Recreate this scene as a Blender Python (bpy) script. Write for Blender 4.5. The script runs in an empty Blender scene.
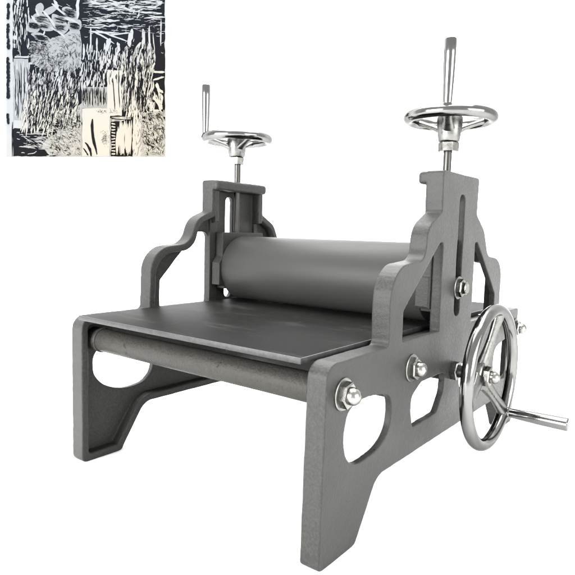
import bpy, bmesh, math, random
from mathutils import Vector, Matrix
import numpy as np

# ------------------------------------------------------------------ camera, world, lamps, exposure
scene = bpy.context.scene
C = scene.collection
CAM = Vector((0.6414, -0.3996, 0.2956))
YAW, PITCH, ROLL, FPX, HALF = -0.6534, -0.0981, 0.0275, 577.12, 287.5


def cam_axes():
    cy, sy = math.cos(YAW), math.sin(YAW)
    f = Vector((sy * math.cos(PITCH), cy * math.cos(PITCH), math.sin(PITCH)))
    r0 = Vector((cy, -sy, 0))
    u0 = r0.cross(f)
    r = math.cos(ROLL) * r0 + math.sin(ROLL) * u0
    u = -math.sin(ROLL) * r0 + math.cos(ROLL) * u0
    return r, u, f


RV, UV, FV = cam_axes()
cd = bpy.data.cameras.new('camera')
cam = bpy.data.objects.new('camera', cd)
C.objects.link(cam)
cam.matrix_world = Matrix(((RV.x, UV.x, -FV.x, CAM.x), (RV.y, UV.y, -FV.y, CAM.y), (RV.z, UV.z, -FV.z, CAM.z), (0, 0, 0, 1)))
cd.sensor_width = 36
cd.lens = 36 * FPX / (2 * HALF)
cd.clip_start = 0.01
cd.clip_end = 100
scene.camera = cam

world = bpy.data.worlds.new('World')
scene.world = world
world.use_nodes = True
wn, wl = world.node_tree.nodes, world.node_tree.links
bg = wn['Background']
tc = wn.new('ShaderNodeTexCoord')
dotn = wn.new('ShaderNodeVectorMath'); dotn.operation = 'DOT_PRODUCT'
dotn.inputs[1].default_value = (-0.60, 0.79, 0.12)      # the bright end of the studio is where the sweep stands
wl.new(tc.outputs['Generated'], dotn.inputs[0])
ramp = wn.new('ShaderNodeValToRGB')
wl.new(dotn.outputs['Value'], ramp.inputs['Fac'])
ramp.color_ramp.elements[0].position = 0.0
ramp.color_ramp.elements[0].color = (0.42, 0.42, 0.41, 1)
ramp.color_ramp.elements[1].position = 0.7
ramp.color_ramp.elements[1].color = (1.0, 1.0, 0.99, 1)
wl.new(ramp.outputs['Color'], bg.inputs['Color'])
bg.inputs['Strength'].default_value = 3.4

scene.view_settings.view_transform = 'Standard'
scene.view_settings.look = 'None'
scene.view_settings.exposure = 0.16
scene.view_settings.gamma = 1.0


def area_lamp(name, loc, target, sx, sy, energy, col=(1, 1, 1)):
    ld = bpy.data.lights.new(name, 'AREA')
    ld.shape = 'RECTANGLE'
    ld.size, ld.size_y = sx, sy
    ld.energy = energy
    ld.color = col
    o = bpy.data.objects.new(name, ld)
    C.objects.link(o)
    o.location = loc
    d = Vector(target) - Vector(loc)
    o.rotation_euler = d.to_track_quat('-Z', 'Y').to_euler()
    return o


area_lamp('overhead_softbox', (0.0, 0.5, 2.3), (0.1, 0.4, 0), 2.2, 2.2, 140)
area_lamp('front_low_fill', (-0.4, -2.2, 0.65), (0.2, 0.3, 0.0), 1.8, 1.1, 178)  # added fill, kept low to lift the floor shade under the press
area_lamp('side_low_fill', (2.4, 0.1, 0.65), (0.3, 0.3, 0.0), 1.6, 1.0, 50)  # added unseen fill from the right, low to reach beneath the bed
area_lamp('backdrop_fill_high', (-0.4, 0.9, 2.6), (-1.2, 1.5, 0.6), 2.4, 0.8, 100)  # added unseen light that keeps the sweep pure white


# ------------------------------------------------------------------ materials
def new_mat(name):
    m = bpy.data.materials.new(name)
    m.use_nodes = True
    nt = m.node_tree
    return m, nt.nodes, nt.links, nt.nodes['Principled BSDF']


def noise(n, l, scale, detail=4, rough=0.55, coord='Object', stretch=None):
    t = n.new('ShaderNodeTexCoord')
    x = n.new('ShaderNodeTexNoise')
    x.inputs['Scale'].default_value = scale
    x.inputs['Detail'].default_value = detail
    x.inputs['Roughness'].default_value = rough
    if stretch:
        mp = n.new('ShaderNodeMapping')
        mp.inputs['Scale'].default_value = stretch
        l.new(t.outputs[coord], mp.inputs[0])
        l.new(mp.outputs[0], x.inputs['Vector'])
    else:
        l.new(t.outputs[coord], x.inputs['Vector'])
    return x


def rampn(n, l, src, stops):
    r = n.new('ShaderNodeValToRGB')
    els = r.color_ramp.elements
    while len(els) < len(stops):
        els.new(0.5)
    for e, (p, c) in zip(els, stops):
        e.position = p
        e.color = (c[0], c[1], c[2], 1) if isinstance(c, tuple) else (c, c, c, 1)
    l.new(src, r.inputs['Fac'])
    return r


def mixc(n, l, a, b, fac, mode='MIX'):
    m = n.new('ShaderNodeMix')
    m.data_type = 'RGBA'
    m.blend_type = mode
    for k, v in ((6, a), (7, b), (0, fac)):
        if hasattr(v, 'is_linked') or hasattr(v, 'links'):
            l.new(v, m.inputs[k])
        else:
            m.inputs[k].default_value = v
    return m.outputs[2]


def painted_iron(name, base, bump=0.26, grain=520.0, rough=0.45, spec_var=0.12, chip_at=0.325):
    m, n, l, b = new_mat(name)
    big = noise(n, l, 14, 5)
    fine = noise(n, l, 430, 3, 0.8)
    r1 = rampn(n, l, big.outputs['Fac'], [(0.3, tuple(c * 0.93 for c in base)), (0.7, tuple(min(1, c * 1.06) for c in base))])
    r2 = rampn(n, l, fine.outputs['Fac'], [(0.30, 0.74), (0.5, 0.98), (0.66, 1.24), (0.76, 1.5)])
    col = mixc(n, l, r1.outputs['Color'], r2.outputs['Color'], 1.0, 'MULTIPLY')
    # small chips where the bare dark iron shows
    vor = noise(n, l, 60, 6, 0.75)
    chip = rampn(n, l, vor.outputs['Fac'], [(0.0, 1.0), (chip_at - 0.02, 1.0), (chip_at, 0.0)])
    col = mixc(n, l, col, (0.007, 0.007, 0.006, 1), chip.outputs['Color'])
    l.new(col, b.inputs['Base Color'])
    rr = rampn(n, l, fine.outputs['Fac'], [(0.3, rough - spec_var), (0.7, rough + spec_var)])
    l.new(rr.outputs['Color'], b.inputs['Roughness'])
    b.inputs['Metallic'].default_value = 0.1
    b.inputs['Specular IOR Level'].default_value = 0.10
    g = noise(n, l, grain, 2, 0.6)
    med = noise(n, l, 110, 3, 0.6)
    add = n.new('ShaderNodeMath'); add.operation = 'ADD'
    l.new(g.outputs['Fac'], add.inputs[0]); l.new(med.outputs['Fac'], add.inputs[1])
    bm_ = n.new('ShaderNodeBump')
    bm_.inputs['Strength'].default_value = bump
    bm_.inputs['Distance'].default_value = 0.0009
    l.new(add.outputs[0], bm_.inputs['Height'])
    l.new(bm_.outputs[0], b.inputs['Normal'])
    return m


def steel(name, base, rough, metallic=1.0, bump=0.05, scale=120, stretch=None, var=0.2, rv=(0.75, 1.3), edge=0.45):
    m, n, l, b = new_mat(name)
    x = noise(n, l, scale, 5, 0.6, stretch=stretch)
    r = rampn(n, l, x.outputs['Fac'], [(0.3, tuple(c * (1 - var) for c in base)), (0.7, tuple(min(1, c * (1 + var)) for c in base))])
    l.new(r.outputs['Color'], b.inputs['Base Color'])
    rr = rampn(n, l, x.outputs['Fac'], [(0.3, max(0.03, rough * rv[0])), (0.7, rough * rv[1])])
    l.new(rr.outputs['Color'], b.inputs['Roughness'])
    b.inputs['Metallic'].default_value = metallic
    b.inputs['Specular Tint'].default_value = (edge, edge, edge, 1)
    b.inputs['Specular IOR Level'].default_value = 0.15
    bm_ = n.new('ShaderNodeBump')
    bm_.inputs['Strength'].default_value = bump
    bm_.inputs['Distance'].default_value = 0.0006
    l.new(x.outputs['Fac'], bm_.inputs['Height'])
    l.new(bm_.outputs[0], b.inputs['Normal'])
    return m


M = {}
M['iron'] = painted_iron('grey_cast_iron_paint', (0.0282, 0.0281, 0.0268))
M['bar'] = painted_iron('grey_bar_paint', (0.0245, 0.0238, 0.0213), bump=0.6, grain=420, rough=0.5, chip_at=0.36)
M['block'] = painted_iron('bearing_block_paint', (0.024, 0.024, 0.0222), bump=0.3)
M['roller'] = steel('satin_roller_steel', (0.032, 0.032, 0.0303), 0.48, metallic=0.22, bump=0.02, scale=16, var=0.03, rv=(0.97, 1.03))
M['chrome'] = steel('polished_chrome', (0.128, 0.128, 0.125), 0.13, bump=0.34, scale=45, var=0.12)
M['hub'] = steel('cast_chrome_hub', (0.135, 0.134, 0.128), 0.30, bump=0.6, scale=130, var=0.2)
M['zinc'] = steel('zinc_plated_nut', (0.200, 0.198, 0.186), 0.24, bump=0.25, scale=160, var=0.15)
M['washer'] = steel('zinc_washer', (0.165, 0.165, 0.155), 0.34, bump=0.3, scale=200, var=0.2)
M['spindle'] = steel('plain_steel_spindle', (0.048, 0.047, 0.044), 0.38, bump=0.1, scale=90, var=0.12)
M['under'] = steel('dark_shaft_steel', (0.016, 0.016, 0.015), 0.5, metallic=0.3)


def bed_material():
    m, n, l, b = new_mat('dark_steel_bed_plate')
    big = noise(n, l, 5.5, 6, 0.6)
    r1 = rampn(n, l, big.outputs['Fac'], [(0.3, (0.0058, 0.0058, 0.0057)), (0.55, (0.0076, 0.0075, 0.0073)), (0.75, (0.0105, 0.0101, 0.0097))])
    # faint wear scuffs across the plate
    s1 = noise(n, l, 9, 8, 0.75, stretch=(1.0, 5.0, 1.0))
    sc = rampn(n, l, s1.outputs['Fac'], [(0.53, 0.0), (0.70, 0.55)])
    col = mixc(n, l, r1.outputs['Color'], (0.032, 0.031, 0.030, 1), sc.outputs['Color'])
    for stre, thr in (((3.0, 90.0, 1.0), 0.66), ((70.0, 12.0, 1.0), 0.69)):      # fine scratches
        s2 = noise(n, l, 3.0, 4, 0.6, stretch=stre)
        sc2 = rampn(n, l, s2.outputs['Fac'], [(thr, 0.0), (thr + 0.05, 0.55)])
        col = mixc(n, l, col, (0.045, 0.044, 0.042, 1), sc2.outputs['Color'])
    fine = noise(n, l, 420, 2, 0.7)
    r2 = rampn(n, l, fine.outputs['Fac'], [(0.3, 0.85), (0.7, 1.15)])
    col = mixc(n, l, col, r2.outputs['Color'], 1.0, 'MULTIPLY')
    l.new(col, b.inputs['Base Color'])
    rr = rampn(n, l, big.outputs['Fac'], [(0.3, 0.46), (0.7, 0.56)])
    l.new(rr.outputs['Color'], b.inputs['Roughness'])
    b.inputs['Metallic'].default_value = 0.02
    b.inputs['Specular IOR Level'].default_value = 0.015
    bm_ = n.new('ShaderNodeBump'); bm_.inputs['Strength'].default_value = 0.12; bm_.inputs['Distance'].default_value = 0.0006
    l.new(fine.outputs['Fac'], bm_.inputs['Height']); l.new(bm_.outputs[0], b.inputs['Normal'])
    return m


M['bed'] = bed_material()
m, n, l, b = new_mat('bare_edge_steel')
x = noise(n, l, 180, 4, 0.7)
r = rampn(n, l, x.outputs['Fac'], [(0.35, 0.007), (0.66, 0.022)])
l.new(r.outputs['Color'], b.inputs['Base Color']); b.inputs['Roughness'].default_value = 0.5; b.inputs['Metallic'].default_value = 0.4
M['edge'] = m
m, n, l, b = new_mat('white_backdrop_paper')
x = noise(n, l, 3, 3)
r = rampn(n, l, x.outputs['Fac'], [(0.3, 0.90), (0.7, 0.92)])
l.new(r.outputs['Color'], b.inputs['Base Color']); b.inputs['Roughness'].default_value = 0.9
b.inputs['Specular IOR Level'].default_value = 0.1
M['backdrop'] = m


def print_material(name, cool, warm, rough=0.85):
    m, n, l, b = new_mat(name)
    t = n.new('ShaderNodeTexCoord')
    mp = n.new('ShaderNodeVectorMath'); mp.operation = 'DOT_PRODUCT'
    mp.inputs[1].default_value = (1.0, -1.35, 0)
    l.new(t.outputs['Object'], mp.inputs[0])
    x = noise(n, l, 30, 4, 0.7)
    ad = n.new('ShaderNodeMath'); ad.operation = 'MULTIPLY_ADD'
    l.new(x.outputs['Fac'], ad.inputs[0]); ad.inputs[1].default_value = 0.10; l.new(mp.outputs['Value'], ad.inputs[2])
    r = rampn(n, l, ad.outputs[0], [(0.0, cool), (0.42, warm)])  # cool-to-warm tint paints the lighting on the print into its colours
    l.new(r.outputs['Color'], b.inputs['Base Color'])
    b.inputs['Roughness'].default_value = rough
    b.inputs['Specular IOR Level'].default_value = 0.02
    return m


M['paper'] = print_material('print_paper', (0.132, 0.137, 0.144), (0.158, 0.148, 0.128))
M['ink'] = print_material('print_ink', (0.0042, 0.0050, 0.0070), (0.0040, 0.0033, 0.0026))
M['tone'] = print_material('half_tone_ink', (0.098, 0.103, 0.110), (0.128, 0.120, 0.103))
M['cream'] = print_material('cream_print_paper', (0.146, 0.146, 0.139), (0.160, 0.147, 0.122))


# ------------------------------------------------------------------ helpers
def link(name, me, mat=None, parent=None):
    o = bpy.data.objects.new(name, me)
    C.objects.link(o)
    if mat is not None and len(me.materials) == 0:
        me.materials.append(mat)
    if parent is not None:
        o.parent = parent
    return o


def from_bm(name, bm, mat, parent=None, smooth=True, angle=35):
    bmesh.ops.recalc_face_normals(bm, faces=bm.faces)
    me = bpy.data.meshes.new(name)
    bm.to_mesh(me)
    bm.free()
    if smooth:
        me.polygons.foreach_set('use_smooth', [True] * len(me.polygons))
        me.set_sharp_from_angle(angle=math.radians(angle))
    return link(name, me, mat, parent)


def frame_for(axis):
    z = Vector(axis).normalized()
    a = Vector((0, 0, 1)) if abs(z.z) < 0.9 else Vector((0, 1, 0))
    x = a.cross(z).normalized()
    return x, z.cross(x), z


def add_lathe(bm, origin, axis, prof, seg=48, phase=0.0):
    """prof: (distance along axis, radius) list; closes at radius 0"""
    x, y, z = frame_for(axis)
    o = Vector(origin)
    rings = []
    for h, r in prof:
        if r <= 1e-7:
            rings.append([bm.verts.new(o + z * h)])
        else:
            rings.append([bm.verts.new(o + z * h + x * r * math.cos(phase + math.tau * i / seg) + y * r * math.sin(phase + math.tau * i / seg)) for i in range(seg)])
    for a, b_ in zip(rings, rings[1:]):
        for i in range(seg):
            j = (i + 1) % seg
            if len(a) == 1 and len(b_) > 1:
                bm.faces.new((a[0], b_[i], b_[j]))
            elif len(b_) == 1 and len(a) > 1:
                bm.faces.new((a[i], a[j], b_[0]))
            elif len(a) > 1:
                bm.faces.new((a[i], a[j], b_[j], b_[i]))


def cyl_prof(h0, h1, r, bev):
    return [(h0, 0), (h0, r - bev), (h0 + bev * 0.3, r - bev * 0.3), (h0 + bev, r), (h1 - bev, r), (h1 - bev * 0.3, r - bev * 0.3), (h1, r - bev), (h1, 0)]


def add_box(bm, lo, hi, bev=0.0, seg=2):
    r = bmesh.ops.create_cube(bm, size=1)
    vs = r['verts']
    for v in vs:
        v.co = Vector([lo[k] if v.co[k] < 0 else hi[k] for k in range(3)])
    if bev > 0:
        es = list({e for v in vs for e in v.link_edges})
        bmesh.ops.bevel(bm, geom=es, offset=bev, segments=seg, profile=0.5, affect='EDGES')


def add_torus(bm, c, axis, R, rt, su=120, sv=28, wob=0.0, squash=1.0):
    x, y, z = frame_for(axis)
    c = Vector(c)
    g = []
    for i in range(su):
        a = math.tau * i / su
        d = x * math.cos(a) + y * math.sin(a)
        row = []
        rr = rt * (1 + wob * math.sin(3 * a + 1) + wob * 0.6 * math.sin(7 * a))
        for j in range(sv):
            b_ = math.tau * j / sv
            row.append(bm.verts.new(c + d * (R + rr * math.cos(b_)) + z * rr * squash * math.sin(b_)))
        g.append(row)
    for i in range(su):
        for j in range(sv):
            bm.faces.new((g[i][j], g[(i + 1) % su][j], g[(i + 1) % su][(j + 1) % sv], g[i][(j + 1) % sv]))


def add_sweep(bm, pts, radii, up, flat=1.0, sv=16):
    """tapered elliptical rod through pts; `flat` squashes along up"""
    rows = []
    up = Vector(up)
    for k, p in enumerate(pts):
        a = pts[max(0, k - 1)]
        b_ = pts[min(len(pts) - 1, k + 1)]
        t = (Vector(b_) - Vector(a)).normalized()
        s = t.cross(up).normalized()
        w = s.cross(t)
        rows.append([bm.verts.new(Vector(p) + s * radii[k] * math.cos(math.tau * j / sv) + w * radii[k] * flat * math.sin(math.tau * j / sv)) for j in range(sv)])
    for a, b_ in zip(rows, rows[1:]):
        for j in range(sv):
            bm.faces.new((a[j], a[(j + 1) % sv], b_[(j + 1) % sv], b_[j]))
    bm.faces.new(rows[0][::-1])
    bm.faces.new(rows[-1])


def fillet(poly, n=7):
    """poly: (y, z, r) corners -> rounded polyline"""
    out = []
    N = len(poly)
    for i in range(N):
        p = Vector(poly[i][:2]); r = poly[i][2]
        a = Vector(poly[i - 1][:2]); b_ = Vector(poly[(i + 1) % N][:2])
        if r <= 0:
            out.append(p); continue
        u, v = (a - p), (b_ - p)
        lu, lv = u.length, v.length
        u.normalize(); v.normalize()
        ang = math.acos(max(-1, min(1, u.dot(v))))
        if ang > math.pi - 0.02:
            out.append(p); continue
        d = min(r / math.tan(ang / 2), lu * 0.49, lv * 0.49)
        rr = d * math.tan(ang / 2)
        c = p + (u + v).normalized() * (rr / math.sin(ang / 2))
        s, e = p + u * d - c, p + v * d - c
        th = math.atan2(s.x * e.y - s.y * e.x, s.dot(e))
        for k in range(n + 1):
            t = th * k / n
            out.append(c + Vector((s.x * math.cos(t) - s.y * math.sin(t), s.x * math.sin(t) + s.y * math.cos(t))))
    return out


def offset_poly(poly, d):
    """inward mitre offset of a counter-clockwise coarse polygon with radii"""
    N = len(poly)
    out = []
    for i in range(N):
        p = Vector(poly[i][:2]); a = Vector(poly[i - 1][:2]); b_ = Vector(poly[(i + 1) % N][:2])
        e1 = (p - a).normalized(); e2 = (b_ - p).normalized()
        n1 = Vector((-e1.y, e1.x)); n2 = Vector((-e2.y, e2.x))
        k = d / max(0.35, 1 + n1.dot(n2))
        q = p + (n1 + n2) * k
        convex = e1.x * e2.y - e1.y * e2.x > 0
        r = poly[i][2]
        r2 = max(0.004, r - d) if convex else r + d
        out.append((q.x, q.y, r2))
    return out


def plate(loops, x0, x1):
    """solid plate in the y-z plane from x0 to x1, first loop outer, others holes; returns mesh"""
    cu = bpy.data.curves.new('outline', 'CURVE')
    cu.dimensions = '2D'
    cu.fill_mode = 'BOTH'
    for lp in loops:
        s = cu.splines.new('POLY')
        s.points.add(len(lp) - 1)
        for k, p in enumerate(lp):
            s.points[k].co = (p[0], p[1], 0, 1)
        s.use_cyclic_u = True
    cu.extrude = (x1 - x0) / 2
    o = bpy.data.objects.new('outline', cu)
    C.objects.link(o)
    dg = bpy.context.evaluated_depsgraph_get()
    me = bpy.data.meshes.new_from_object(o.evaluated_get(dg))
    bpy.data.objects.remove(o)
    bpy.data.curves.remove(cu)
    xm = (x0 + x1) / 2
    for v in me.vertices:
        v.co = Vector((xm + v.co.z, v.co.x, v.co.y))
    return me


def remesh_union(bm, voxel, smooth_iter):
    """melt overlapping solids into one cast-looking skin"""
    me = bpy.data.meshes.new('tmp')
    bm.to_mesh(me); bm.free()
    o = bpy.data.objects.new('tmp', me)
    C.objects.link(o)
    md = o.modifiers.new('r', 'REMESH'); md.mode = 'VOXEL'; md.voxel_size = voxel
    ms = o.modifiers.new('s', 'SMOOTH'); ms.factor = 0.5; ms.iterations = smooth_iter
    dg = bpy.context.evaluated_depsgraph_get()
    out = bpy.data.meshes.new_from_object(o.evaluated_get(dg))
    bpy.data.objects.remove(o)
    out.polygons.foreach_set('use_smooth', [True] * len(out.polygons))
    return out


# ------------------------------------------------------------------ the setting: one white sweep, floor curving up into a wall
HF = Vector((math.sin(YAW), math.cos(YAW), 0))            # level direction the sweep faces along
HR = Vector((math.cos(YAW), -math.sin(YAW), 0))
PD = 1.62                                                 # how far the hung print is
PX0, PX1, PY0, PY1 = 6.0, 165.3, -5.0, 156.6              # its extent in photo pixels


def print_point(px, py, out=0.0):
    return CAM + PD * (FV + RV * (px - HALF) / FPX - UV * (py - HALF) / FPX) - FV * out


bm = bmesh.new()
TILT = math.pi / 2 + PITCH                                # the sweep leans back a little, the print lies flat on it
Qd, Qz = (PD + 0.0046) * math.cos(PITCH), CAM.z + (PD + 0.0046) * math.sin(PITCH)
Rc = 0.28
end_z = Rc - Rc * math.cos(TILT)
xc = Qd + (end_z - Qz) * math.cos(TILT) / math.sin(TILT) - Rc * math.sin(TILT)
prof = [(-4.5, 0.0)]
for k in range(0, 25):
    a = TILT * k / 24
    prof.append((xc + Rc * math.sin(a), Rc - Rc * math.cos(a)))
prof.append((prof[-1][0] + 3.2 * math.cos(TILT), prof[-1][1] + 3.2 * math.sin(TILT)))
rows = []
base = Vector((CAM.x, CAM.y, 0))
for s in (-4.5, -2, 0, 2, 4.5):
    rows.append([bm.verts.new(base + HR * s + HF * d + Vector((0, 0, z))) for d, z in prof])
for a, b_ in zip(rows, rows[1:]):
    for k in range(len(prof) - 1):
        bm.faces.new((a[k], b_[k], b_[k + 1], a[k + 1]))
o = from_bm('backdrop', bm, M['backdrop'], angle=60)
o['kind'] = 'structure'

# ------------------------------------------------------------------ the press
W, T, YC = 0.38, 0.022, 0.28
press = bpy.data.objects.new('etching_press', None)
C.objects.link(press)
press.location = (W / 2, YC, 0)
press['label'] = 'grey cast iron printmaking press with dark bed plate, steel roller and three chromed handwheels'
press['category'] = 'printing press'
bpy.context.view_layer.update()
PINV = press.matrix_world.inverted()


def part(name, bm, mat, parent=press, **k):
    o = from_bm(name, bm, mat, None, **k)
    o.parent = parent
    if parent is press:
        o.matrix_parent_inverse = Matrix.Translation(-press.location)
    return o


def set_origin(o, p):
    """move the mesh origin of a part (children added afterwards)"""
    p = Vector(p)
    o.data.transform(Matrix.Translation(-p))
    o.matrix_parent_inverse = Matrix.Identity(4)
    o.location = p - press.location


OUT_R = [  # outline of the outer face, counter-clockwise, (y, z, corner radius)
    (-0.0035, 0.0, 0.005), (0.058, 0.0, 0.006), (0.0965, 0.0555, 0.024), (0.4635, 0.0555, 0.020), (0.502, 0.0, 0.005), (0.547, 0.0, 0.005),
    (0.547, 0.1838, 0.006), (0.4490, 0.1838, 0.006), (0.4500, 0.263, 0.036), (0.385, 0.269, 0.020), (0.368, 0.302, 0.030),
    (0.3360, 0.322, 0.007), (0.3370, 0.3680, 0.003), (0.2232, 0.3680, 0.003), (0.2245, 0.3215, 0.006), (0.1895, 0.304, 0.026),
    (0.1850, 0.268, 0.016), (0.1085, 0.262, 0.036), (0.1095, 0.1838, 0.006), (0.0, 0.1835, 0.0155)]
OUT_L = [
    (0.0, 0.0, 0.006), (0.058, 0.0, 0.006), (0.0965, 0.0575, 0.024), (0.4635, 0.0555, 0.020), (0.502, 0.0, 0.005), (0.547, 0.0, 0.005),
    (0.547, 0.1838, 0.006), (0.4490, 0.1838, 0.006), (0.4500, 0.265, 0.040), (0.385, 0.269, 0.028), (0.368, 0.304, 0.030),
    (0.3350, 0.322, 0.010), (0.3350, 0.3680, 0.003), (0.2200, 0.3680, 0.003), (0.2200, 0.3215, 0.003), (0.1880, 0.309, 0.034),
    (0.1760, 0.273, 0.034), (0.1060, 0.268, 0.044), (0.1035, 0.1838, 0.006), (0.0, 0.1835, 0.0155)]
H_ARM_F = [(0.1385, 0.1843, 0.002), (0.2321, 0.1843, 0.002), (0.2321, 0.2875, 0.004), (0.2235, 0.2868, 0.004), (0.1385, 0.2165, 0.004)]
H_ARM_L = [(0.1330, 0.1843, 0.002), (0.2250, 0.1843, 0.002), (0.2250, 0.2905, 0.009), (0.2030, 0.2905, 0.009), (0.1330, 0.2215, 0.006)]
H_ARM_R = [(0.3356, 0.1843, 0.002), (0.4246, 0.1843, 0.002), (0.4246, 0.2155, 0.004), (0.3440, 0.2875, 0.004), (0.3356, 0.2875, 0.003)]
H_SLOT = [(0.2750, 0.1975, 0.0085), (0.2925, 0.1975, 0.0085), (0.2925, 0.3445, 0.0085), (0.2750, 0.3445, 0.0085)]
H_SLOT_L = [(0.2635, 0.1880, 0.0075), (0.2795, 0.1880, 0.0075), (0.2795, 0.3455, 0.0075), (0.2635, 0.3455, 0.0075)]
H_1 = [(0.1028, 0.1370), (0.1150, 0.1325), (0.1205, 0.1240), (0.1213, 0.1100), (0.1165, 0.0968), (0.1015, 0.0862), (0.0780, 0.0812), (0.0525, 0.0813), (0.0370, 0.0915), (0.0308, 0.1090), (0.0325, 0.1237), (0.0385, 0.1346), (0.0520, 0.1400), (0.0756, 0.1408)][::-1]
H_1L = [(0.1028, 0.1400), (0.1190, 0.1390), (0.1205, 0.1150), (0.1197, 0.0979), (0.1127, 0.0877), (0.0989, 0.0803), (0.0691, 0.0795), (0.0426, 0.0890), (0.0285, 0.1032), (0.0249, 0.1183), (0.0275, 0.1308), (0.0383, 0.1380), (0.0756, 0.1400)][::-1]
H_2 = [(0.1670, 0.1040, 0.014), (0.1735, 0.0850, 0.004), (0.2370, 0.0868, 0.010), (0.2545, 0.1080, 0.016), (0.2560, 0.1320, 0.005), (0.1920, 0.1325, 0.010), (0.1680, 0.1205, 0.010)]
H_2L = [(0.1670, 0.1040, 0.010), (0.1735, 0.0850, 0.004), (0.2370, 0.0868, 0.010), (0.2430, 0.1010, 0.006), (0.1700, 0.1040, 0.004)]


def spline_loop(pts, n=6):
    out = []
    N = len(pts)
    for i in range(N):
        p0, p1, p2, p3 = (Vector(pts[(i + k) % N][:2]) for k in (-1, 0, 1, 2))
        for k in range(n):
            t = k / n
            out.append(0.5 * ((2 * p1) + (p2 - p0) * t + (2 * p0 - 5 * p1 + 4 * p2 - p3) * t * t + (3 * p1 - p0 - 3 * p2 + p3) * t * t * t))
    return out


def flip_y(h):
    return [(2 * YC - q[0],) + tuple(q[1:]) for q in h][::-1]


def build_frame_mesh(left):
    T = 0.0215 if left else 0.0205
    bm = bmesh.new()
    OUT = OUT_L if left else OUT_R
    outer = fillet(OUT, 10)
    h1, h2 = (H_1L, H_2L) if left else (H_1, H_2)
    holes = [fillet(h, 7) for h in (H_ARM_L if left else H_ARM_F, H_ARM_R, H_SLOT_L if left else H_SLOT, h2, flip_y(h2))]
    holes += [spline_loop(h1), spline_loop(flip_y(h1))]
    pieces = [plate([outer] + holes, W - 0.0075, W)]
    inner = fillet(offset_poly(OUT, 0.0095), 10)
    pieces.append(plate([outer, inner], W - T, W - 0.003))
    for me in pieces:
        bm.from_mesh(me)
        bpy.data.meshes.remove(me)
    # upright flanges (shallow beside the bearing block) and the thick cap
    add_box(bm, (W - 0.0120, 0.2321 if not left else 0.2255, 0.178), (W - 0.003, 0.2405, 0.310))
    add_box(bm, (W - 0.0120, 0.3262, 0.178), (W - 0.003, 0.3356, 0.310))
    add_box(bm, (W - 0.0225, 0.2270, 0.3060 if left else 0.2860), (W - 0.003, 0.2340, 0.360))
    add_box(bm, (W - 0.0225, 0.3262, 0.3060 if left else 0.2860), (W - 0.003, 0.3356, 0.360))
    if not left:
        add_box(bm, (W - 0.036, 0.1120, 0.1650), (W - 0.003, 0.4400, 0.1806))
    if left:
        add_box(bm, (W - T, 0.104, 0.1765), (W - 0.003, 0.4490, 0.1838))
    add_box(bm, (W - 0.0318, OUT[13][0] + 0.0002, 0.3530), (W - 0.003, OUT[12][0] - 0.0002, 0.3678), 0.0045, 3)
    me = remesh_union(bm, 0.00080, 9)
    # sand-cast surfaces are never dead straight
    co = np.empty(len(me.vertices) * 3)
    me.vertices.foreach_get('co', co)
    co = co.reshape(-1, 3)
    y, z = co[:, 1].copy(), co[:, 2].copy()
    sh = 1.7 if left else 0.0
    co[:, 1] += 0.00010 * (np.sin(z * 110 + sh) + 0.7 * np.sin(z * 233 + y * 90 + 1 + sh)) + 0.00004 * np.sin(z * 610 - y * 300)
    co[:, 2] += 0.00010 * (np.sin(y * 97 + 2 + sh) + 0.7 * np.sin(y * 251 + z * 90 + sh)) + 0.00004 * np.sin(y * 590 + z * 330)
    co[:, 0] += 0.00010 * (np.sin(y * 95 + z * 60 + sh) + np.sin(z * 130 - y * 40))
    me.vertices.foreach_set('co', co.ravel())
    me.update()
    if left:
        me.transform(Matrix.Translation((W, 0, 0)) @ Matrix.Scale(-1, 4, (1, 0, 0)))
        me.flip_normals()
    me.materials.append(M['iron'])
    return me


for side, lab in ((1, 'right side frame carrying the crank handwheel'), (0, 'left side frame seen from its hollow inner face')):
    o = link('side_frame', build_frame_mesh(side == 0))
    o.parent = press
    o.matrix_parent_inverse = Matrix.Translation(-press.location)
    o['label'] = lab

# bed plate with worn bright edge
bm = bmesh.new()
add_box(bm, (0.0235, -0.006, 0.1815), (0.3565, 0.541, 0.1872), 0.0009, 2)
bed = part('bed_plate', bm, M['bed'])
bed.data.materials.append(M['edge'])
for p in bed.data.polygons:
    if p.normal.y < -0.3 or p.normal.x > 0.3:
        p.material_index = 1

# top roller
ZR, RR = 0.2362, 0.0488
bm = bmesh.new()
add_lathe(bm, (0.0292, YC, ZR), (1, 0, 0), cyl_prof(0, 0.3216, RR, 0.0025), 160)
roller = part('pressure_roller', bm, M['roller'], angle=30)
for x0 in (0.010, 0.3515):
    bm = bmesh.new()
    add_lathe(bm, (x0, YC, ZR), (1, 0, 0), cyl_prof(0, 0.0185, 0.016, 0.001), 40)
    part('roller_journal', bm, M['under'])
# lower drive roller and its shaft, under the bed
bm = bmesh.new()
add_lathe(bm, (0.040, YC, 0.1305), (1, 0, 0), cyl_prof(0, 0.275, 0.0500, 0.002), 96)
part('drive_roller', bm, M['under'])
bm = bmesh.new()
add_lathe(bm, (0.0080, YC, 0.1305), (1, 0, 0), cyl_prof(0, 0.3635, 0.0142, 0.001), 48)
part('drive_shaft', bm, M['under'])

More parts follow.
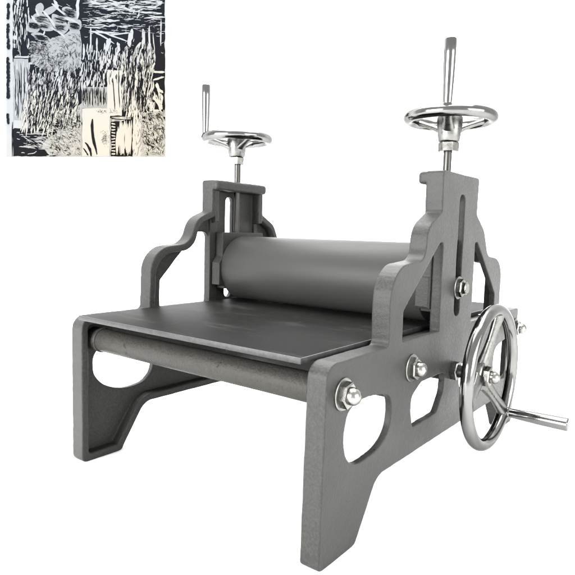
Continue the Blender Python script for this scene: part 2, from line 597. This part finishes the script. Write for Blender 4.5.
# bearing blocks, sliding in the uprights
def bearing(mirror):
    bm = bmesh.new()
    add_box(bm, (0.0085, 0.2415, 0.2045), (0.0285, 0.3255, 0.2905))
    add_box(bm, (0.0128, 0.2365, 0.2100), (0.0285, 0.3300, 0.2905))
    for k in (0, 1):
        prof = [(0.2285, 0.2110), (0.2450, 0.2085), (0.2450, 0.2560), (0.2375, 0.2560), (0.2285, 0.2450)]
        if k:
            prof = [(0.566 - y, z) for y, z in prof]
        vs0 = [bm.verts.new((0.0140, y, z)) for y, z in prof]
        vs1 = [bm.verts.new((0.0300, y, z)) for y, z in prof]
        bm.faces.new(vs0); bm.faces.new(vs1[::-1])
        for q in range(5):
            bm.faces.new((vs0[q], vs0[(q + 1) % 5], vs1[(q + 1) % 5], vs1[q]))
    if mirror:   # the right block carries a taller guide lug
        add_box(bm, (0.0125, 0.2300, 0.2090), (0.0300, 0.2450, 0.2715))
    bmesh.ops.recalc_face_normals(bm, faces=bm.faces)
    me = remesh_union(bm, 0.0006, 6)
    if mirror:
        me.transform(Matrix.Translation((W, 0, 0)) @ Matrix.Scale(-1, 4, (1, 0, 0)))
        me.flip_normals()
    me.materials.append(M['block'])
    o = link('bearing_block', me)
    o.parent = press
    o.matrix_parent_inverse = Matrix.Translation(-press.location)


bearing(False)
bearing(True)

# tie bars
for y, z, r_ in ((0.0268, 0.1530, 0.0142), (0.1634, 0.1534, 0.0095), (0.5332, 0.1530, 0.0142)):
    bm = bmesh.new()
    add_lathe(bm, (0.0065, y, z), (1, 0, 0), cyl_prof(0, W - 0.013, r_, 0.001), 64)
    t = part('tie_bar', bm, M['bar'])
    if r_ > 0.014:
        for x0 in (0.0235, 0.3500):
            bm = bmesh.new()
            add_lathe(bm, (x0, y, z), (1, 0, 0), cyl_prof(0, 0.0062, r_ + 0.0014, 0.0012), 48)
            c = from_bm('collar', bm, M['bar'])
            c.parent = t

# hex nuts, washers and domed caps on the outer face
def hexprof(h0, h1, R):
    return [(h0, 0), (h0, R * 0.98), (h0 + 0.0004, R), (h1 - 0.0012, R), (h1, R * 0.88), (h1, 0)]


def bolt(y, z, rw, rn, hn, dome, dr, phase, name, tilt=0):
    base = Vector((W, y, z))
    bm = bmesh.new()
    add_lathe(bm, base, (1, 0, 0), hexprof(0.0012, hn, rn), 6, phase)
    o = part(name, bm, M['zinc'], angle=25)
    set_origin(o, base)
    bm = bmesh.new()
    add_lathe(bm, (0, 0, 0), (1, 0, 0), [(-0.0006, 0), (-0.0006, rw), (0.0014, rw), (0.0020, rw - 0.0007), (0.0020, 0)], 48)
    c = from_bm('washer', bm, M['washer']); c.parent = o
    bm = bmesh.new()
    if dome:
        pr = [(hn - 0.0015, 0), (hn - 0.0015, dr), (hn + 0.0018, dr)]
        for k in range(1, 10):
            a = math.pi / 2 * k / 9
            pr.append((hn + 0.0018 + dr * 0.92 * math.sin(a), dr * math.cos(a) if k < 9 else 0))
        add_lathe(bm, (0, 0, 0), (1, 0, 0), pr, 40)
        c = from_bm('cap_dome', bm, M['zinc'])
    else:
        pr = [(hn - 0.001, 0), (hn - 0.001, dr)]
        h = hn
        while h < hn + 0.0035:
            pr += [(h + 0.0004, dr), (h + 0.0008, dr * 0.87)]
            h += 0.0010
        pr += [(h + 0.0006, dr * 0.8), (h + 0.0006, 0)]
        add_lathe(bm, (0, 0, 0), (1, 0, 0), pr, 32)
        c = from_bm('stud_end', bm, M['zinc'], angle=50)
    c.parent = o
    return o


bolt(0.0268, 0.1534, 0.0150, 0.0122, 0.0085, True, 0.0080, 0.2, 'cap_nut')
bolt(0.1634, 0.1534, 0.0150, 0.0122, 0.0085, True, 0.0080, 0.55, 'cap_nut')
bolt(0.5332, 0.1534, 0.0150, 0.0115, 0.0085, True, 0.0085, 0.1, 'cap_nut')
bolt(0.2838, 0.2320, 0.0140, 0.0112, 0.0075, False, 0.0075, 0.35, 'clamp_nut')

# ------------------------------------------------------------------ handwheels, screws
def screw(x, zt):
    bm = bmesh.new()
    pr = [(0, 0), (0, 0.0046)]
    h = 0.002
    while h < zt - 0.288 - 0.004:
        pr += [(h, 0.0049), (h + 0.0005, 0.00475)]
        h += 0.0010
    pr += [(h + 0.001, 0.0046), (h + 0.001, 0)]
    add_lathe(bm, (x, YC, 0.288), (0, 0, 1), pr, 28)
    return part('pressure_screw', bm, M['spindle'], angle=60)


def handwheel(origin, axis, Rw, rt, hub_r, hub0, hub1, dish, nut0, nut1, nut_r, a0, hr, hlen, label, dome=False, ref=None, a_handle=None, spk=1.0):
    """origin is the centre of the rim; `axis` points to the handle side; hub heights are along the axis"""
    ax = Vector(axis)
    if ref is None:
        e1, e2 = Vector((1, 0, 0)), Vector((0, 1, 0))
    else:
        e1, e2 = Vector((0, 1, 0)), Vector((0, 0, 1))
    O = Vector((0, 0, 0))
    bm = bmesh.new()
    add_torus(bm, O, ax, Rw, rt, 160, 28, 0.012)
    w = part('handwheel', bm, M['chrome'])
    w.matrix_parent_inverse = Matrix.Identity(4)
    w.location = Vector(origin) - press.location
    w['label'] = label

    def sub(name, bm_, mat, **k):
        c = from_bm(name, bm_, mat, None, **k)
        c.parent = w
        return c
    bm = bmesh.new()
    add_lathe(bm, O, ax, [(hub0, 0), (hub0, hub_r * 0.80), (hub0 + 0.001, hub_r * 0.84), ((hub0 + hub1) / 2 - 0.002, hub_r * 0.94), (hub1 - 0.006, hub_r), (hub1 - 0.0012, hub_r), (hub1, hub_r * 0.92), (hub1, 0)][::1], 48)
    sub('hub', bm, M['hub'])
    for k in range(3):
        a = math.radians(a0 + 120 * k)
        d = e1 * math.cos(a) + e2 * math.sin(a)
        pts, rad = [], []
        for q in range(13):
            t = q / 12
            rr = hub_r * 0.72 + (Rw - rt * 0.3 - hub_r * 0.72) * t
            h = dish + (0.0 - dish) * (t ** 0.85)
            pts.append(d * rr + ax * h)
            rad.append(spk * (0.0072 - 0.0018 * math.sin(math.pi * t) - 0.0008 * t))
        bm = bmesh.new()
        add_sweep(bm, pts, rad, ax, 0.62, 18)
        sub('spoke', bm, M['hub'] if k != 1 else M['hub'], angle=60)
    bm = bmesh.new()
    a = math.radians(a0 if a_handle is None else a_handle)
    hb = (e1 * math.cos(a) + e2 * math.sin(a)) * Rw
    add_lathe(bm, hb, ax, [(0, 0), (0, hr * 0.86), (rt * 0.9, hr * 0.86), (rt * 1.15, hr * 0.72), (rt * 1.5, hr * 0.76), (hlen * 0.28, hr * 0.84), (hlen * 0.55, hr * 0.95), (hlen * 0.8, hr),
                           (hlen - 0.0012, hr * 1.02), (hlen, hr * 0.92), (hlen, 0)], 40)
    sub('handle', bm, M['chrome'], angle=30)
    bm = bmesh.new()
    add_lathe(bm, O, ax, hexprof(nut0, nut1, nut_r) if nut1 > nut0 else hexprof(nut1, nut0, nut_r), 6, 0.3)
    sub('nut', bm, M['zinc'], angle=25)
    if dome:
        bm = bmesh.new()
        dr = 0.0075
        pr = [(nut1 - 0.002, 0), (nut1 - 0.002, dr), (nut1 + 0.0025, dr)]
        for k in range(1, 10):
            t = math.pi / 2 * k / 9
            pr.append((nut1 + 0.0025 + dr * math.sin(t), dr * math.cos(t) if k < 9 else 0))
        add_lathe(bm, O, ax, pr, 40)
        sub('cap_dome', bm, M['zinc'])
    return w


screw(0.3595, 0.425)
screw(0.0160, 0.425)
handwheel((0.3600, YC, 0.4353), (0, 0, 1), 0.0486, 0.0067, 0.0150, -0.0275, 0.002, -0.014, -0.0395, -0.028, 0.0122, -72, 0.0067, 0.0775,
          'top handwheel above the right upright, handle standing on its near rim')
handwheel((0.0138, YC, 0.4359), (0, 0, 1), 0.0490, 0.0067, 0.0150, -0.0275, 0.002, -0.014, -0.0395, -0.028, 0.0122, 222, 0.0066, 0.0800,
          'top handwheel above the left upright, handle standing on its left rim')
handwheel((0.4272, YC + 0.0015, 0.1296), (1, 0, 0), 0.0798, 0.0074, 0.0180, -0.030, -0.0065, -0.012, -0.0065, 0.0005, 0.0120, -44, 0.0078, 0.0765,
          'large crank handwheel on the right side with its handle pointing outward', dome=True, ref='x', spk=1.6)
# drive axle and lock nut behind the crank
bm = bmesh.new()
add_lathe(bm, (W - 0.010, YC + 0.001, 0.1300), (1, 0, 0), cyl_prof(0, 0.040, 0.0075, 0.0005), 32)
part('crank_axle', bm, M['spindle'])
bm = bmesh.new()
add_lathe(bm, (W, YC + 0.001, 0.1300), (1, 0, 0), hexprof(-0.0003, 0.0085, 0.0118), 6, 0.0)
part('lock_nut', bm, M['zinc'], angle=25)

# ------------------------------------------------------------------ the hung print
rnd = random.Random(11)
root = bpy.data.objects.new('relief_print', None)
C.objects.link(root)
PXC, PYC = (PX0 + PX1) / 2, (PY0 + PY1) / 2
pc = print_point(PXC, PYC)
root.matrix_world = Matrix(((RV.x, UV.x, -FV.x, pc.x), (RV.y, UV.y, -FV.y, pc.y), (RV.z, UV.z, -FV.z, pc.z), (0, 0, 0, 1)))
root['label'] = 'square black and white relief print of carved patches hanging on the white backdrop, upper left'
root['category'] = 'art print'
K = PD / FPX


COUNT = [0]


def P(px, py, lay=0):
    return Vector(((px - PXC) * K, -(py - PYC) * K, 0.0004 * lay + 0.0000055 * (COUNT[0] % 64)))


bm = bmesh.new()
a_, b2 = P(PX0, PY1), P(PX1, PY0)
add_box(bm, (a_.x, a_.y, -0.004), (b2.x, b2.y, 0.0))
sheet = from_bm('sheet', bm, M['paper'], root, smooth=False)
LAY = {1: bmesh.new(), 2: bmesh.new(), 3: bmesh.new(), 4: bmesh.new(), 5: bmesh.new(), 6: bmesh.new()}


def clampx(x): return min(PX1, max(PX0, x))
def clampy(y): return min(PY1, max(PY0, y))


def blob(lay, pts):
    """polygon of photo-pixel points"""
    b = LAY[lay]
    COUNT[0] += 1
    vs = [b.verts.new(P(clampx(x), clampy(y), lay)) for x, y in pts]
    try:
        b.faces.new(vs)
    except ValueError:
        pass


def rough_rect(lay, x0, y0, x1, y1, j=0.7, step=4):
    pts = []
    x = x0
    while x < x1: pts.append((x, y0 + rnd.uniform(-j, j))); x += step
    y = y0
    while y < y1: pts.append((x1 + rnd.uniform(-j, j), y)); y += step
    x = x1
    while x > x0: pts.append((x, y1 + rnd.uniform(-j, j))); x -= step
    y = y1
    while y > y0: pts.append((x0 + rnd.uniform(-j, j), y)); y -= step
    blob(lay, pts)


def stroke(lay, x, y, L, w, ang, bend=0.0, n=6):
    """a gouge mark: pointed at both ends, slightly bent and uneven"""
    ca, sa = math.cos(ang), math.sin(ang)
    top, bot = [], []
    k1 = rnd.uniform(-bend, bend)
    for i in range(n + 1):
        t = i / n
        s = (t - 0.5) * L
        off = k1 * math.sin(math.pi * t) + rnd.uniform(-.12, .12) * w
        hw = w / 2 * (min(1, 3.5 * t + .38) * min(1, 3.5 * (1 - t) + .38)) * rnd.uniform(.72, 1.22)
        top.append((x + ca * s - sa * (off + hw), y + sa * s + ca * (off + hw)))
        bot.append((x + ca * s - sa * (off - hw), y + sa * s + ca * (off - hw)))
    blob(lay, top + bot[::-1])


def field(lay, x0, y0, x1, y1, num, L, w, ang, da=0.12, bend=0.8):
    for _ in range(num):
        l_ = rnd.uniform(*L)
        a = math.radians(ang) + rnd.gauss(0, da)
        hx, hy = abs(math.cos(a)) * l_ / 2, abs(math.sin(a)) * l_ / 2
        xx = rnd.uniform(x0 + min(hx, (x1 - x0) / 2), x1 - min(hx, (x1 - x0) / 2))
        yy = rnd.uniform(y0 + min(hy, (y1 - y0) / 2), y1 - min(hy, (y1 - y0) / 2))
        stroke(lay, xx, yy, l_, rnd.uniform(*w), a, bend)


# layer 1 black ink grounds, 2 mid tone, 3 pale marks, 4 black marks, 5 cream marks on top, 6 fine black
rough_rect(1, 13, -5, 165, 62)
rough_rect(1, 82, 55, 165.2, 118)
rough_rect(1, 13, 128, 62, 156.4)
rough_rect(1, 30, 64, 82, 131)
# narrow strip of marks at the far left
for y in range(6, 124, 5):
    if rnd.random() < .85: stroke(4, 8.2 + rnd.uniform(-.5, .5), y, rnd.uniform(4, 8), rnd.uniform(2.0, 3.6), math.radians(90 + rnd.uniform(-6, 6)))
for y in (70, 73, 84): stroke(4, 8, y, 4, 2.5, 1.5)
stroke(4, 12.6, 140, 36, 1.0, math.radians(90))
# left column, upper
field(3, 14, -4, 29, 30, 26, (5, 14), (.8, 1.8), 90, .1)
field(4, 14, -4, 29, 56, 26, (5, 16), (.6, 1.5), 90, .1)
field(3, 14, 22, 29, 58, 14, (10, 22), (0.6, 1.4), 90, .08)
for y in (18, 27, 36, 44): rough_rect(3, 13.5, y, 17, y + 4, .5, 2)
rough_rect(3, 15, 56.2, 29, 58, .3)
# figure group: hatched stones
stones = [
    [(29, 21), (36, 17), (41, 24), (38, 32), (29, 32), (27, 27)],
    [(33, 16), (42, 13), (50, 22), (54, 30), (44, 31), (39, 26)],
    [(36, 6), (41, 3), (44, 7), (42, 13), (37, 12)],
    [(44, 11), (53, 6), (57, 9), (49, 15)],
    [(53, 14), (62, 18), (69, 28), (62, 35), (55, 29), (52, 20)],
    [(62, 9), (69, 7), (78, 14), (77, 20), (68, 18)],
    [(68, 22), (80, 20), (81, 29), (72, 33)],
    [(31, 34), (41, 33), (52, 41), (48, 43), (38, 39)],
]
for s in stones:
    cx_, cy_ = sum(q[0] for q in s) / len(s), sum(q[1] for q in s) / len(s)
    blob(2, [(q[0] + (q[0] - cx_) * .0, q[1]) for q in spline_loop([(a_[0], a_[1]) for a_ in s], 4)])
for (x0, y0, x1, y1) in ((28, 22, 40, 31), (34, 15, 52, 30), (53, 15, 68, 33), (62, 8, 78, 19), (69, 22, 81, 31), (33, 34, 50, 42)):
    field(2, x0 + 1, y0 + 1, x1 - 1, y1 - 1, 26, (6, 12), (.5, 1.0), 12, .07)
    field(6, x0 + 1, y0 + 1, x1 - 1, y1 - 1, 34, (5, 12), (.3, .6), 12, .05)
    field(3, x0 + 1, y0 + 1, x1 - 1, y1 - 1, 14, (5, 12), (.3, .7), 12, .06)
for (x, y, L_, w_, a) in ((50, 21, 24, 2.2, 55), (36, 22, 15, 2.4, 55), (62, 12, 26, 2.2, 40), (72, 22, 20, 2.4, 25), (58, 33, 18, 1.8, 35), (56, 5, 10, 3.0, 70), (77, 12, 14, 2.2, 85), (42, 36, 12, 1.6, 120), (39, 15, 14, 2.0, 60), (79, 5, 22, 2.4, 95), (66, -1, 22, 1.6, 5)):
    stroke(3, x, y, L_, w_, math.radians(a), 1.5)
# pale textured mound
mound = [(31, 44), (38, 42), (46, 46), (52, 38), (60, 36), (66, 34), (71, 30), (80, 31), (82, 45), (81, 66), (72, 72), (60, 70), (50, 72), (40, 68), (31, 62)]
blob(2, mound)
for cx, cy, R0 in ((40, 56, 13), (57, 50, 17), (74, 46, 15), (68, 62, 14), (50, 66, 12), (36, 48, 9)):
    for k in range(210):      # hatching that curls round the mounds
        a = rnd.uniform(0, math.tau); r_ = R0 * math.sqrt(rnd.random())
        x_, y_ = cx + r_ * math.cos(a), cy + r_ * .8 * math.sin(a)
        if (y_ > 38 or x_ > 68) and 30 < x_ < 81 and y_ < 72:
            stroke(3 if rnd.random() < .60 else 6, x_, y_, rnd.uniform(1.8, 4.6), rnd.uniform(.16, .4), a * .5 + 1.2 + rnd.gauss(0, .35), .5)
# upper right: horizontal gouges
field(3, 82, -4, 135, 28, 66, (6, 22), (.6, 1.4), 2, .08, 1.2)
field(4, 82, -4, 135, 27, 20, (6, 20), (.5, 1.0), 2, .08, 1.2)
field(3, 126, -4, 165, 12, 46, (6, 18), (.7, 1.6), 0, .1, 1.2)
field(4, 126, -2, 165, 12, 20, (6, 16), (.4, .9), 0, .1, 1.2)
for (x, y, L_, w_, a) in ((104, 32, 30, 1.6, 3), (112, 36, 34, 1.5, 20), (104, 38, 24, 1.4, 30), (120, 34, 20, 1.6, -6), (150, 13, 24, 2.4, 3), (155, 18, 22, 1.6, -3), (134, 8, 12, 1.5, 95), (138, 14, 10, 1.5, 100),
                        (91, 38, 34, 1.4, 90), (97, 46, 16, 1.6, 90), (150, 41, 30, 1.6, 88), (154, 48, 28, 1.4, 86), (161, 33, 26, 1.4, 91)):
    stroke(3, x, y, L_, w_, math.radians(a), 1.0)
# clusters of tall pale gouges
for (x, y, L_, w_) in ((107, 48, 20, 4.5), (117, 57, 22, 5), (131, 38, 18, 4), (143, 39, 20, 3), (138, 50, 16, 3), (123, 60, 20, 4), (148, 55, 24, 4), (113, 66, 16, 4), (103, 64, 18, 3.5)):
    stroke(3, x, y, L_, w_, math.radians(100 + rnd.uniform(-8, 14)), 1.5)
for k in range(26):      # ragged rows of upright strokes, packed tighter towards the bottom
    x = 83 + k * 1.45
    y = rnd.uniform(42, 60)
    while y < 84:
        L_ = rnd.uniform(5, 13)
        stroke(3, x + rnd.uniform(-.4, .4), y + L_ / 2, L_, rnd.uniform(.8, 1.7), math.radians(92 + rnd.gauss(0, 6)), .6)
        y += L_ * rnd.uniform(.85, 1.6)
field(4, 84, 46, 120, 84, 60, (4, 11), (.5, 1.2), 92, .12)
field(3, 120, 44, 152, 76, 38, (6, 15), (.9, 2.2), 95, .12)
field(4, 118, 48, 152, 80, 36, (5, 12), (.5, 1.1), 94, .12)
# mid left: pale slanted strokes in rows with black showing between
for k in range(38):
    x = 28 + k * 1.42
    y = rnd.uniform(66, 80)
    while y < 128 and (x < 62 or y < 118):
        L_ = rnd.uniform(4, 13)
        stroke(3 if y < 90 else 5, x - (y - 75) * .14 + rnd.uniform(-.5, .5), y + L_ / 2, L_, rnd.uniform(.7, 1.8), math.radians(100 + rnd.gauss(0, 7)), .8)
        y += L_ * rnd.uniform(.8, 1.25)
field(6, 28, 68, 80, 130, 170, (4, 11), (.35, 1.1), 101, .14)
field(6, 84, 60, 120, 86, 50, (3, 9), (.3, .8), 92, .1)
field(5, 14, -4, 164, 60, 60, (2, 5), (.2, .5), 40, .8)
# left column, lower
rough_rect(2, 13.5, 59, 28.5, 124, .4)
field(3, 14, 60, 28, 124, 46, (9, 26), (.6, 1.3), 90, .04)
field(4, 14, 60, 28, 126, 26, (9, 28), (.4, .8), 90, .05)
rough_rect(3, 14, 121, 23, 129, 1.0)
# lower left dark
field(2, 19, 131, 50, 150, 50, (6, 16), (.4, .8), 1, .06)
field(3, 14, 132, 60, 156, 30, (3, 11), (.5, 1.1), 6, .3)
field(4, 14, 128, 60, 156, 26, (4, 14), (.6, 1.6), 3, .3)
# cream scribbled slope
slope = [(82, 103), (76, 108), (68, 117), (60, 122), (57, 133), (46, 140), (42, 146), (50, 156), (82, 156)]
blob(2, slope)
field(5, 46, 112, 82, 156, 330, (2.5, 6), (.3, .7), 30, .35, 1.2)
field(5, 62, 108, 82, 156, 200, (2.5, 6), (.3, .7), -40, .4, 1.2)
field(6, 50, 112, 82, 156, 200, (2, 5), (.18, .36), 30, .5, 1.2)
# centre patches
rough_rect(2, 82, 87, 108, 108, .4)
field(5, 83, 91, 107, 107, 40, (9, 15), (.4, 1.0), 90, .03)
field(6, 83, 87, 107, 107, 50, (6, 18), (.3, .7), 90, .03)
rough_rect(5, 107.5, 70.5, 122, 116, .5)
rough_rect(5, 82.5, 108.5, 110, 156.4, .4)
stroke(6, 114, 94, 32, .9, math.radians(86), 2)
stroke(6, 119.5, 90, 36, .8, math.radians(88), 1)
stroke(6, 95, 137, 36, 2.6, math.radians(82), 2.5)
stroke(6, 88.5, 150, 16, 2.4, math.radians(68), 1.5)
stroke(6, 86, 152, 9, 1.4, math.radians(55), 1)
for cx, cy, rx, ry, num in ((105, 138, 4.0, 7, 110), (103, 112, 6, 2, 40), (114, 112, 5, 2.0, 26)):
    for _ in range(num):
        stroke(6, cx + rnd.gauss(0, rx * .45), cy + rnd.gauss(0, ry * .45), rnd.uniform(.5, 1.3), .28, rnd.uniform(0, 3), .1, 3)
# striped patch with ladder
rough_rect(1, 111, 116, 133, 156.4, .5)
field(5, 117, 120, 132, 156, 26, (20, 34), (.7, 1.6), 91, .02)
field(5, 111, 117, 132, 121, 6, (10, 20), (.5, .9), 0, .04)
for y in range(121, 157, 3): stroke(5, 113.6, y, 4, 1.3, rnd.uniform(-.2, .2))
# right column of tall strokes
field(5, 121, 60, 142, 120, 75, (7, 20), (.8, 1.9), 93, .09)
field(6, 121, 60, 142, 120, 45, (6, 16), (.5, 1.2), 93, .09)
field(2, 122, 78, 134, 112, 26, (9, 20), (.7, 1.4), 90, .08)
field(5, 142, 58, 155, 112, 38, (6, 18), (.8, 1.9), 98, .12)
field(6, 142, 58, 155, 112, 16, (5, 12), (.5, 1.2), 96, .12)
field(5, 133, 108, 141, 156, 30, (6, 16), (1.0, 2.2), 95, .2)
field(5, 149, 78, 165, 112, 22, (5, 14), (1.0, 2.8), 75, .5)
stroke(5, 158, 72.2, 14, 2.0, 0.02)
stroke(5, 158, 79, 13, 1.8, -0.3)
# lower right cream scribble
rough_rect(2, 141, 112, 165, 156.4, 1.2)
field(5, 141, 110, 165.2, 156, 300, (2.5, 7), (.4, .9), 70, .6, 1.5)
field(6, 141, 112, 165.2, 156, 170, (2.5, 6), (.25, .55), 65, .6, 1.6)
for _ in range(260):
    x_, y_ = rnd.uniform(84, 164), rnd.uniform(-3, 34)
    stroke(3 if rnd.random() < .55 else 4, x_, y_, rnd.uniform(2, 8), rnd.uniform(.2, .6), rnd.gauss(0, .12), .6)
for _ in range(420):
    x_, y_ = rnd.uniform(29, 81), rnd.uniform(70, 128)
    stroke(5 if rnd.random() < .4 else 6, x_, y_, rnd.uniform(2, 7), rnd.uniform(.2, .6), 1.75 + rnd.gauss(0, .15), .5)
for _ in range(420):
    x_, y_ = rnd.uniform(122, 154), rnd.uniform(46, 112)
    stroke(5 if rnd.random() < .4 else 6, x_, y_, rnd.uniform(2, 7), rnd.uniform(.2, .6), 1.62 + rnd.gauss(0, .12), .5)
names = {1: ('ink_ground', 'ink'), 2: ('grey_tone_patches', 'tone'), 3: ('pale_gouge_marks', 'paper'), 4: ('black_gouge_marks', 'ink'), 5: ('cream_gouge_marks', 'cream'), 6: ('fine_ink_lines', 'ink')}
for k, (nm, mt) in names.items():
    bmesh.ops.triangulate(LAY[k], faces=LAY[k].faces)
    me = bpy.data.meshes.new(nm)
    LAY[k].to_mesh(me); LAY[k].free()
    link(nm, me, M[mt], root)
